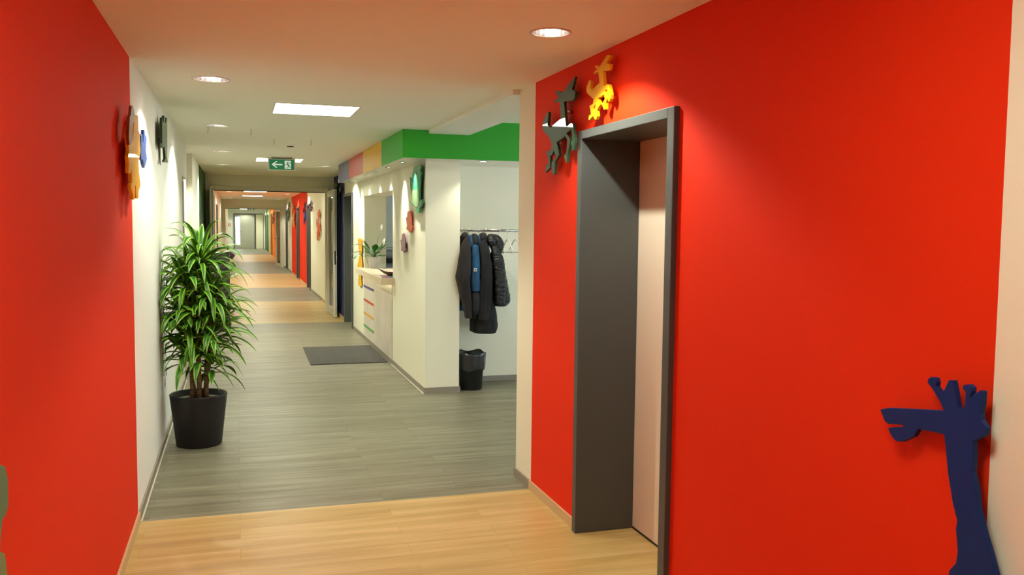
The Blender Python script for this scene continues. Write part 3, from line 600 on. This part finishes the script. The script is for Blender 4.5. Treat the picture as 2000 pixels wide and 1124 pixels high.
for az, el, L, W, dr in ((math.pi*1.02,1.15,.42,.075,5.2),(math.pi*.96,.75,.36,.07,4.6),(math.pi*1.08,.6,.36,.07,5),(0.05,1.0,.42,.075,5),(-.1,.75,.46,.07,4.8),(.2,1.25,.34,.075,4.2),(-.4,1.15,.30,.08,4),
                         (-1.4,.9,.22,.07,5),(-1.9,.7,.2,.06,5),(-1.1,.6,.22,.06,5),(-2.4,.9,.22,.06,5),(-.7,.6,.22,.06,5),(math.pi*.9,.5,.18,.06,5),(1.57,1.2,.2,.06,3),(2.4,1.1,.24,.06,4),(.8,1.1,.26,.06,4),(-1.57,1.2,.28,.07,4.5),(-2.9,1.3,.3,.07,4)):
    blade(m, (lx+.02*math.cos(az), ly+.02*math.sin(az), 1.16), az, el, L, W*1.3, dr, (0,0), 12, shape='lance', ymax=12.49, zmin=1.10, fold=.12)
m.build('foliage', 'lily_green', t)
for sx, sz, w_ in ((.12,.20,.03), (.085,.40,.028)):
    m = MB(); m.tube([(lx+.005,ly,1.16),(lx+sx*.6,ly-.01,1.16+sz*.6),(lx+sx,ly-.02,1.16+sz)], .003, 6); s_ = m.build('flower_stem', 'lily_green', t)
    m = MB(); blade(m, (lx+sx,ly-.02,1.155+sz), .6, 1.2, .1, .04, 0, (0,0), 8, fold=.3); m.tube([(lx+sx,ly-.02,1.16+sz),(lx+sx+.012,ly-.02,1.22+sz)], .005, 8); m.build('flower', 'petal', s_)

# woven dish, brochure, pen
noise_mat('woven_brown', '2e1a10', '6b4628', (70, 70, 70), .7, .8, .004)
m = MB(); cx, cy = 1.80, 10.52; vs = []; seg = 36
prof = [(0,.004,0),(.06,.004,0),(.11,.02,.3),(.15,.045,.7),(.185,.07,1),(.178,.073,1),(.145,.05,.7),(.10,.028,.3),(.05,.014,0),(0,.012,0)]
for r, z, k_ in prof:
    for k in range(seg):
        a = 2*math.pi*k/seg; rr = r*(1+.06*k_*math.sin(3*a)); vs.append((cx+rr*math.cos(a), cy+rr*1.15*math.sin(a), 1.021+z+.018*k_*math.cos(2*a+.6)))
fs = [(i*seg+k, i*seg+(k+1)%seg, (i+1)*seg+(k+1)%seg, (i+1)*seg+k) for i in range(len(prof)-1) for k in range(seg)]
half = 5*seg
m.add(vs, fs[:5*seg], 0, True); m.f += [[i for i in f] for f in fs[5*seg:]]; m.mi += [1]*len(fs[5*seg:]); m.sm += [True]*len(fs[5*seg:])
mat('dish_inside', 'd8ccb4', .5)
tag(m.build('shallow_bowl', ['woven_brown','dish_inside']), 'shallow brown woven bowl with pale inside on the near end of the counter', 'bowl')
mat('magazine', '9a5a8a', .35); mat('magazine_teal', '3a7a96', .35)
m = MB(); m.box((1.60,10.03,1.0205),(1.722,10.24,1.028)); t = tag(m.build('brochure', 'magazine'), 'pink and blue brochure lying at the counter edge before the woven bowl', 'brochure')
m = MB(); m.box((1.69,10.03,1.0285),(1.722,10.24,1.030)); m.build('cover_strip', 'magazine_teal', t)
m = MB(); m.tube([(1.585,10.02,1.0255),(1.592,10.15,1.0255)], .0045, 10); t = tag(m.build('pen', 'plastic_white'), 'white pen on the corner of the counter top', 'pen')

# drinks machine on a cabinet in the office
mat('machine_grey', '8f9396', .4)
t = thing('drinks_machine', 'grey and black desktop machine seen through the reception opening behind the lily', 'machine', (2.45,14.6,.84))
m = MB(); m.loft([(2.45,14.6,.85,.13,.12),(2.45,14.6,1.02,.13,.12)], 24); m.build('base', 'machine_grey', t)
m = MB(); m.box((2.28,14.44,1.0),(2.60,14.74,1.08)); m.build('body', 'plastic_black', t, bevel=.01)
m = MB(); m.loft([(2.45,14.6,1.08,.14,.13),(2.45,14.6,1.15,.135,.125),(2.45,14.6,1.2,.11,.10),(2.45,14.6,1.225,.06,.06)], 24); m.build('lid', 'machine_grey', t)
t = thing('office_cabinet', 'pale cabinet in the office under the desktop machine', 'cabinet', (2.5,14.6,0))
m = MB(); m.box((2.15,14.3,0),(3.0,14.95,.85)); m.build('body', 'white_paint', t)
for x0 in (2.16, 2.585):
    m = MB(); m.box((x0,14.28,.05),(x0+.41,14.299,.84)); dd = m.build('door', 'white_paint', t)
    m = MB(); m.box((x0+.34,14.262,.6),(x0+.35,14.28,.72)); m.build('handle', 'chrome', dd)

# door mat
m = MB(); m.prism(lambda a, c, d: (a, c, d), [(.815,11.765),(.80,10.285),(1.70,10.28),(1.70,11.765)], .0005, .009)
mt = tag(m.build('door_mat', 'mat_pile', fix=True), 'flat dark grey rectangular mat on the grey floor before the reception counter', 'mat')

# ------------------------------------------------------------ coat rack niche
RY, RZ = 8.45, 1.59
t = thing('coat_rail', 'chrome clothes rail spanning the niche behind the cream column', 'rail', (2.07, RY, RZ))
m = MB(); m.tube([(2.07,RY,RZ),(3.3,RY,RZ)], .0125, 16); m.build('rail', 'chrome', t)
m = MB(); m.tube([(2.068,RY,RZ),(2.076,RY,RZ)], .03, 20); m.build('flange', 'chrome', t)
m = MB(); m.tube([(3.28,RY,RZ),(3.28,8.8,RZ)], .0125, 14); m.build('bracket', 'chrome', t)
noise_mat('cloth_brown', '1d1716', '2c2423', (22, 22, 7), .9, .8, .018)
noise_mat('cloth_black', '0b0a0c', '151416', (16, 16, 7), .7, .8, .02)
noise_mat('cloth_charcoal', '131214', '201f21', (22, 22, 6), .92, .8, .018)
noise_mat('puffer_black', '0c0c0e', '1a191b', (10, 10, 34), .42, 1, .03)
noise_mat('cloth_blue', '073a5c', '10547e', (20, 20, 9), .7, .8, .012)
mat('logo_white', 'd9d2c8', .6); mat('logo_red', '7a2a20', .6)
mat('hanger_white', 'e6e2d6', .4)
def hanger(x, ang, label, grp, y=RY):
    t = thing('clothes_hanger', label, 'hanger', (0, 0, 0), grp)
    m = MB(); pts = []
    for k in range(11):
        a = math.radians(-70 + 25*k*1.05); pts.append((0, -.019*math.sin(math.radians(90)-0)*math.cos(a)*-1, .0 + .019*math.sin(a)))
    hk = [(0, .0165*math.cos(math.radians(q)), .0165*math.sin(math.radians(q))) for q in range(-20, 200, 20)]
    hk = [(0, a_, b_) for _, a_, b_ in hk][::-1] + [(0, .0163, -.02), (0, 0, -.045), (0, 0, -.09)]
    m.tube(hk, .0045, 8); h = m.build('hook', 'hanger_white', t)
    m = MB(); L = .205
    m.tube([(0,0,-.085),(0,-.06,-.105),(0,-L+.02,-.185),(0,-L,-.20),(0,-L+.012,-.218),(0,L-.012,-.218),(0,L,-.20),(0,L-.02,-.185),(0,.06,-.105),(0,0,-.085)], .0075, 8, caps=False)
    m.build('frame', 'hanger_white', t)
    t.location = (x, y, RZ); t.rotation_euler = (0, 0, ang)
    return t
for o_ in (1,):
    hs = [(2.13,'white hanger under the brown coat beside the column',.0),(2.205,'white hanger holding the blue jacket',.0),(2.31,'white hanger holding the long charcoal coat',.05),(2.375,'white hanger holding the black padded coat',-.03),
          (2.52,'empty white hanger next to the black padded coat',-.04),(2.605,'middle one of the three empty white hangers',-.04),(2.69,'empty white hanger at the right end by the cream wall end',.0)]
    for x, l, a in hs: hanger(x, a, l, 'white clothes hangers on the rail')
RC2 = random.Random(5)
def refine(secs, per=.035, quilt=0, jit=.0035):
    """resample a sleeve or body down its length: small wrinkles, or quilting ridges; crisp hem at the end"""
    out = []
    for a, b in zip(secs, secs[1:]):
        n = max(1, int(abs(b[2]-a[2])/per)*(2 if quilt else 1))
        for i in range(n):
            q = i/n; s = [a[k] + (b[k]-a[k])*q for k in range(5)]
            s[0] += RC2.uniform(-jit, jit); s[3] += RC2.uniform(-jit, jit)*.7
            if quilt: s[3] += quilt*(1 if len(out) % 2 else -1); s[4] += quilt*(1 if len(out) % 2 else -1)
            out.append(tuple(s))
    e = secs[-1]; out += [e, (e[0], e[1], e[2]-.004, e[3]*.99, e[4]*.99), (e[0], e[1], e[2]-.002, e[3]*.8, e[4]*.8)]
    return out
def coat(name, label, cm, near, body, far=None, cat='coat', wob=.03):
    t = thing(name, label, cat, (body[0][0], RY, RZ-.04), 'coats hanging on the rail')
    qu = .004 if cm == 'puffer_black' else 0
    m = MB(); m.loft(refine(body, quilt=qu), 30, wob=wob); m.build('body', cm, t, sub=1)
    m = MB(); m.loft(refine(near, quilt=qu), 20, wob=wob); m.build('sleeve', cm, t, sub=1)
    if far is None: far = [(b[0]+.01, 2*RY-b[1]+.01, b[2], b[3]*.8, b[4]) for b in near]
    m = MB(); m.loft(refine(far, quilt=qu), 20, wob=wob); m.build('sleeve', cm, t, sub=1)
    return t
# dark brown coat, its near elbow bulging past the column
c1 = coat('coat', 'dark brown coat with bulging elbow, leftmost on the rail beside the column', 'cloth_brown',
   [(2.155,8.32,1.54,.014,.02),(2.145,8.30,1.50,.032,.035),(2.125,8.27,1.43,.05,.045),(2.108,8.24,1.32,.062,.048),(2.095,8.225,1.22,.072,.048),(2.086,8.222,1.14,.074,.048),(2.10,8.23,1.05,.066,.045),(2.118,8.24,.95,.056,.042),(2.14,8.25,.85,.047,.04),(2.15,8.26,.78,.040,.036),(2.155,8.26,.735,.036,.034)],
   [(2.15,8.42,1.55,.02,.05),(2.15,8.45,1.52,.035,.13),(2.155,8.47,1.45,.045,.16),(2.16,8.47,1.2,.055,.17),(2.16,8.47,.95,.06,.18),(2.16,8.47,.80,.062,.18)],
   [(2.16,8.60,1.5,.03,.03),(2.155,8.63,1.35,.04,.04),(2.155,8.64,1.1,.045,.04),(2.155,8.62,.85,.04,.04)])
m = MB(); m.loft([(2.14,8.36,1.50,.045,.07),(2.135,8.36,1.54,.036,.06),(2.145,8.37,1.575,.02,.045)], 18, wob=.04); m.build('collar', 'cloth_brown', c1, sub=1)
m = MB(); m.loft([(2.15,8.46,.86,.072,.19),(2.15,8.46,.80,.075,.19)], 20); m.build('lining', 'cloth_blue', c1)
c2 = coat('jacket', 'blue and black jacket with a small square badge, second on the rail', 'cloth_black',
   [(2.225,8.30,1.46,.03,.035),(2.222,8.27,1.38,.04,.042),(2.218,8.255,1.25,.045,.045),(2.215,8.25,1.10,.045,.045),(2.22,8.25,1.0,.044,.045)],
   [(2.23,8.42,1.53,.03,.06),(2.235,8.45,1.48,.05,.13),(2.24,8.46,1.3,.055,.16),(2.24,8.46,1.0,.055,.17),(2.235,8.45,.73,.05,.17)],
   [(2.24,8.60,1.45,.03,.03),(2.24,8.63,1.2,.04,.04),(2.24,8.62,.85,.035,.04)], 'jacket')
for o_ in [k for k in c2.children if k.name.startswith('sleeve')][:1]: o_.data.materials[0] = MATS['cloth_blue']
m = MB(); m.loft([(2.222,8.25,1.01,.045,.046),(2.222,8.25,.9,.045,.045),(2.225,8.26,.735,.042,.04)], 18, wob=.03); m.build('lower_sleeve', 'cloth_black', c2, sub=1)
m = MB(); m.loft([(2.195,8.31,1.40,.02,.03),(2.185,8.31,1.46,.028,.035),(2.185,8.33,1.52,.024,.035),(2.19,8.34,1.55,.012,.02)], 16, wob=.05); m.loft([(2.275,8.31,1.41,.018,.03),(2.283,8.31,1.46,.024,.035),(2.275,8.33,1.52,.02,.035),(2.265,8.34,1.545,.01,.02)], 16, wob=.05); m.build('hood_lining', 'cloth_blue', c2, sub=1)
m = MB(); m.loft([(2.232,8.32,1.42,.03,.05),(2.232,8.32,1.48,.045,.06),(2.232,8.34,1.54,.036,.055),(2.232,8.36,1.56,.012,.03)], 18, wob=.05); m.build('hood', 'cloth_black', c2, sub=1)
m = MB(); m.box((2.188,8.196,1.193),(2.218,8.2,1.223)); bd = m.build('badge', 'logo_white', c2, bevel=.001)
m = MB(); m.lathe([(0,0),(.009,0),(.009,.003),(0,.003)], 14, (0,0,0)); 
m.v = [(2.203+x, 8.1965-z, 1.208+y) for x, y, z in m.v]; m.build('badge_emblem', 'logo_red', bd)
c3 = coat('coat', 'long charcoal coat reaching lowest, third on the rail', 'cloth_charcoal',
   [(2.315,8.31,1.52,.02,.03),(2.305,8.29,1.46,.04,.04),(2.315,8.26,1.38,.050,.045),(2.328,8.25,1.275,.055,.046),(2.33,8.245,1.16,.060,.048),(2.327,8.245,1.067,.064,.048),(2.318,8.25,.95,.066,.048),(2.310,8.255,.859,.065,.046),(2.305,8.26,.76,.058,.044),(2.305,8.26,.715,.055,.042)],
   [(2.33,8.42,1.55,.02,.06),(2.335,8.45,1.50,.05,.15),(2.34,8.47,1.35,.065,.18),(2.345,8.47,1.1,.075,.19),(2.355,8.47,.9,.10,.20),(2.365,8.47,.72,.125,.21),(2.362,8.47,.60,.128,.21),(2.36,8.47,.57,.118,.20)])
m = MB(); m.loft([(2.315,8.33,1.47,.05,.07),(2.31,8.33,1.53,.045,.06),(2.325,8.36,1.572,.022,.04)], 18, wob=.05); m.build('collar', 'cloth_charcoal', c3, sub=1)
c4 = coat('padded_coat', 'black padded coat with hood, rightmost coat on the rail', 'puffer_black',
   [(2.415,8.31,1.47,.025,.035),(2.425,8.28,1.42,.040,.04),(2.44,8.26,1.35,.054,.045),(2.452,8.25,1.275,.062,.047),(2.465,8.25,1.16,.060,.048),(2.471,8.25,1.067,.059,.047),(2.475,8.25,.95,.053,.044),(2.473,8.26,.87,.048,.042)],
   [(2.44,8.42,1.50,.04,.06),(2.45,8.45,1.45,.055,.14),(2.465,8.47,1.30,.065,.18),(2.495,8.47,1.15,.08,.19),(2.51,8.47,1.0,.095,.2),(2.525,8.47,.89,.105,.2),(2.50,8.47,.84,.085,.2)], wob=.05)
m = MB(); m.loft([(2.40,8.31,1.43,.03,.05),(2.395,8.30,1.47,.048,.06),(2.392,8.31,1.52,.048,.06),(2.40,8.34,1.56,.03,.045)], 18, wob=.07)
m.loft([(2.475,8.31,1.37,.022,.04),(2.483,8.31,1.42,.045,.055),(2.475,8.32,1.48,.048,.055),(2.455,8.34,1.53,.042,.05),(2.44,8.35,1.555,.02,.03)], 18, wob=.07); m.build('hood', 'puffer_black', c4, sub=1)

# waste bin with liner
t = thing('waste_bin', 'black waste bin with shiny bin liner on the floor under the coats', 'bin', (2.225,8.42,0))
m = MB(); m.lathe([(0,.0),(.108,.0),(.112,.006),(.132,.33),(.137,.335),(.137,.35),(.130,.35),(.106,.012),(0,.010)], 36, (2.225,8.42,0)); m.build('body', 'plastic_black', t)
mat('liner', '2a2a2c', .25, spec=.6); m = MB(); vs = []; seg = 48
pr = [(.133,.205),(.139,.235),(.138,.29),(.145,.345),(.146,.365),(.136,.375),(.12,.36),(.115,.25),(.10,.06)]
for j, (r, z) in enumerate(pr):
    for k in range(seg):
        a = 2*math.pi*k/seg; q = .006*math.sin(7*a+j*.9)+.004*math.sin(13*a-j*1.3); vs.append((2.225+(r+abs(q))*math.cos(a), 8.42+(r+abs(q))*math.sin(a), z+(.012*math.sin(4*a+j) if j in (0,4,5) else 0)))
m.add(vs, [(i*seg+k, i*seg+(k+1)%seg, (i+1)*seg+(k+1)%seg, (i+1)*seg+k) for i in range(len(pr)-1) for k in range(seg)], 0, True); m.build('bin_liner', 'liner', t)

# ------------------------------------------------------------ the big plant
px, py = -.283, 6.78
mat('planter_black', '1d1b1e', .5, spec=.4)
mat('leaf_lime', '7fae2a', .4, spec=.4); mat('leaf_dark', '2d6220', .4, spec=.4)
noise_mat('cane_bark', '4a3826', '8a7250', (30, 30, 160), .85, .6, .004)
t = thing('potted_dracaena', 'tall dracaena with lime-edged leaves in a black pot against the left wall', 'plant', (px, py, 0))
m = MB(); m.lathe([(0,0),(.155,0),(.160,.006),(.201,.365),(.203,.378),(.198,.382),(.190,.378),(.182,.31),(0,.30)], 48, (px,py,0)); pt = m.build('pot', 'planter_black', t)
m = MB(); m.lathe([(.180,.315),(.181,.335),(.174,.335),(.172,.315)], 40, (px,py,0)); m.build('inner_pot', 'plastic_white', pt)
m = MB(); m.disc((px,py), .173, .322, 32); m.build('soil', 'soil', pt)
heads = []
canes = [(-.045,-.02,-.06,-.01,1.20),(.0,-.05,.03,-.05,1.38),(.05,-.01,.09,-.02,1.08),(.01,.04,-.01,.05,1.28),(-.02,.01,-.09,.03,.92),(.035,.03,.11,.03,.86)]
for i, (x0, y0, x1, y1, z1) in enumerate(canes):
    m = MB(); pts = [(px+x0+(x1-x0)*q+.006*math.sin(9*q+i), py+y0+(y1-y0)*q, .32+(z1-.32)*q) for q in [k/8 for k in range(9)]]
    m.tube(pts, [.0175-.004*k/8 for k in range(9)], 10); m.build('cane', 'cane_bark', t)
    heads.append((px+x1, py+y1, z1, 1))
    for zz in ([1.0,.82] if z1 > 1.1 else [.72]):
        q = (zz-.32)/(z1-.32); heads.append((px+x0+(x1-x0)*q + random.uniform(-.05,.05), py+y0+(y1-y0)*q+random.uniform(-.06,.02), zz, 0))
heads += [(px+.10,py-.03,1.16,0),(px-.10,py-.02,1.2,0),(px+.02,py-.06,1.1,0),(px+.13,py,.98,0),(px-.12,py-.02,1.0,0),(px-.08,py-.05,.66,0),(px+.10,py-.03,.60,0),(px+.02,py-.06,.66,0),(px-.02,py-.05,.76,0),(px-.05,py-.07,.9,0),(px+.09,py-.05,.82,0),(px-.10,py,.82,0)]
m = MB(); rnd = random.Random(11)
for hx, hy, hz, top in heads:
    n = 34 if top and hz > 1.25 else (24 if top else (16 if hz > .9 else 10))
    for k in range(n):
        az = k*2.39996 + rnd.uniform(-.3,.3); lv = k/n
        el = 1.35 - 1.15*(1-lv) + rnd.uniform(-.15,.15) if top else 1.1 - 1.2*(1-lv) + rnd.uniform(-.2,.2)
        L = rnd.uniform(.28,.42)*(1 if top else .85)
        blade(m, (hx+.01*math.cos(az), hy+.01*math.sin(az), hz-.06+.09*lv), az, el, L, rnd.uniform(.034,.050), rnd.uniform(4.0,7.0), (0,1), 9, xmin=XL+.012, twist=rnd.uniform(-.5,.5), fold=.2)
for az, el, z, L, dr in ((-.05,.75,1.20,.46,4.6),(.1,.9,1.30,.34,4.5),(.15,.55,.98,.33,5),(.05,.2,.78,.28,5),(3.0,.9,1.32,.34,5),(3.3,.7,1.15,.36,5),(2.9,.6,.95,.36,5),(-.3,1.0,1.3,.4,4)):
    blade(m, (px+.03*math.cos(az), py-.05, z), az, el, L, .042, dr, (0,1), 10, xmin=XL+.012, fold=.2)
m.build('foliage', ['leaf_lime','leaf_dark'], t)

# things hidden behind the plant
mat('extinguisher_red', 'c01c14', .3, spec=.5, coat=.4)
t = thing('fire_extinguisher', 'red fire extinguisher on the left wall, seen in bits behind the plant', 'fire extinguisher', (-.44,9.3,.55))
m = MB(); m.lathe([(0,0),(.06,0),(.068,.012),(.068,.42),(.055,.46),(.025,.485),(.02,.52),(0,.52)], 28, (-.455,9.3,.55)); m.build('cylinder', 'extinguisher_red', t)
m = MB(); m.box((-.475,9.24,1.07),(-.435,9.36,1.10)); m.box((-.47,9.22,1.12),(-.44,9.34,1.135)); m.tube([(-.455,9.3,1.06),(-.455,9.3,1.13)], .012, 10); m.build('valve', 'plastic_black', t)
m = MB(); m.tube([(-.455,9.26,1.09),(-.44,9.21,1.0),(-.44,9.205,.8),(-.445,9.21,.65)], .009, 8); m.build('hose', 'plastic_black', t)
m = MB(); m.box((-.53,9.27,.9),(-.523,9.33,1.0)); m.box((-.53,9.29,.94),(-.522,9.31,.95)); m.build('wall_bracket', 'chrome', t)
noise_mat('stand_brown', '2a201f', '3a2e2c', (8, 8, 40), .6, .1, .001)
t = thing('display_stand', 'dark brown upright stand against the left wall, half hidden behind the plant', 'stand', (-.3,13.55,0))
m = MB(); m.box((-.515,13.5,.03),(-.105,13.55,1.22)); m.build('board', 'stand_brown', t, bevel=.004)
m = MB(); m.box((-.51,13.36,0),(-.46,13.72,.03)); m.build('foot', 'stand_brown', t)
m = MB(); m.box((-.16,13.36,0),(-.11,13.72,.03)); m.build('foot', 'stand_brown', t)
m = MB(); m.loft([(-.10,13.47,.93,.02,.015),(-.06,13.47,1.0,.045,.02),(-.08,13.47,1.06,.03,.02)], 14, wob=.1); m.loft([(-.09,13.47,1.10,.02,.015),(-.065,13.47,1.16,.035,.02),(-.10,13.47,1.22,.015,.015)], 14, wob=.1)
mat('cloth_purple', '2e1420', .8); m.build('ribbon', 'cloth_purple', t)
m = MB(); m.box((1.708,31.2,.45),(1.728,31.45,.75)); tag(m.build('wall_box', 'trim_white', bevel=.004), 'small pale box low on the cream wall past the far red wall', 'wall box')
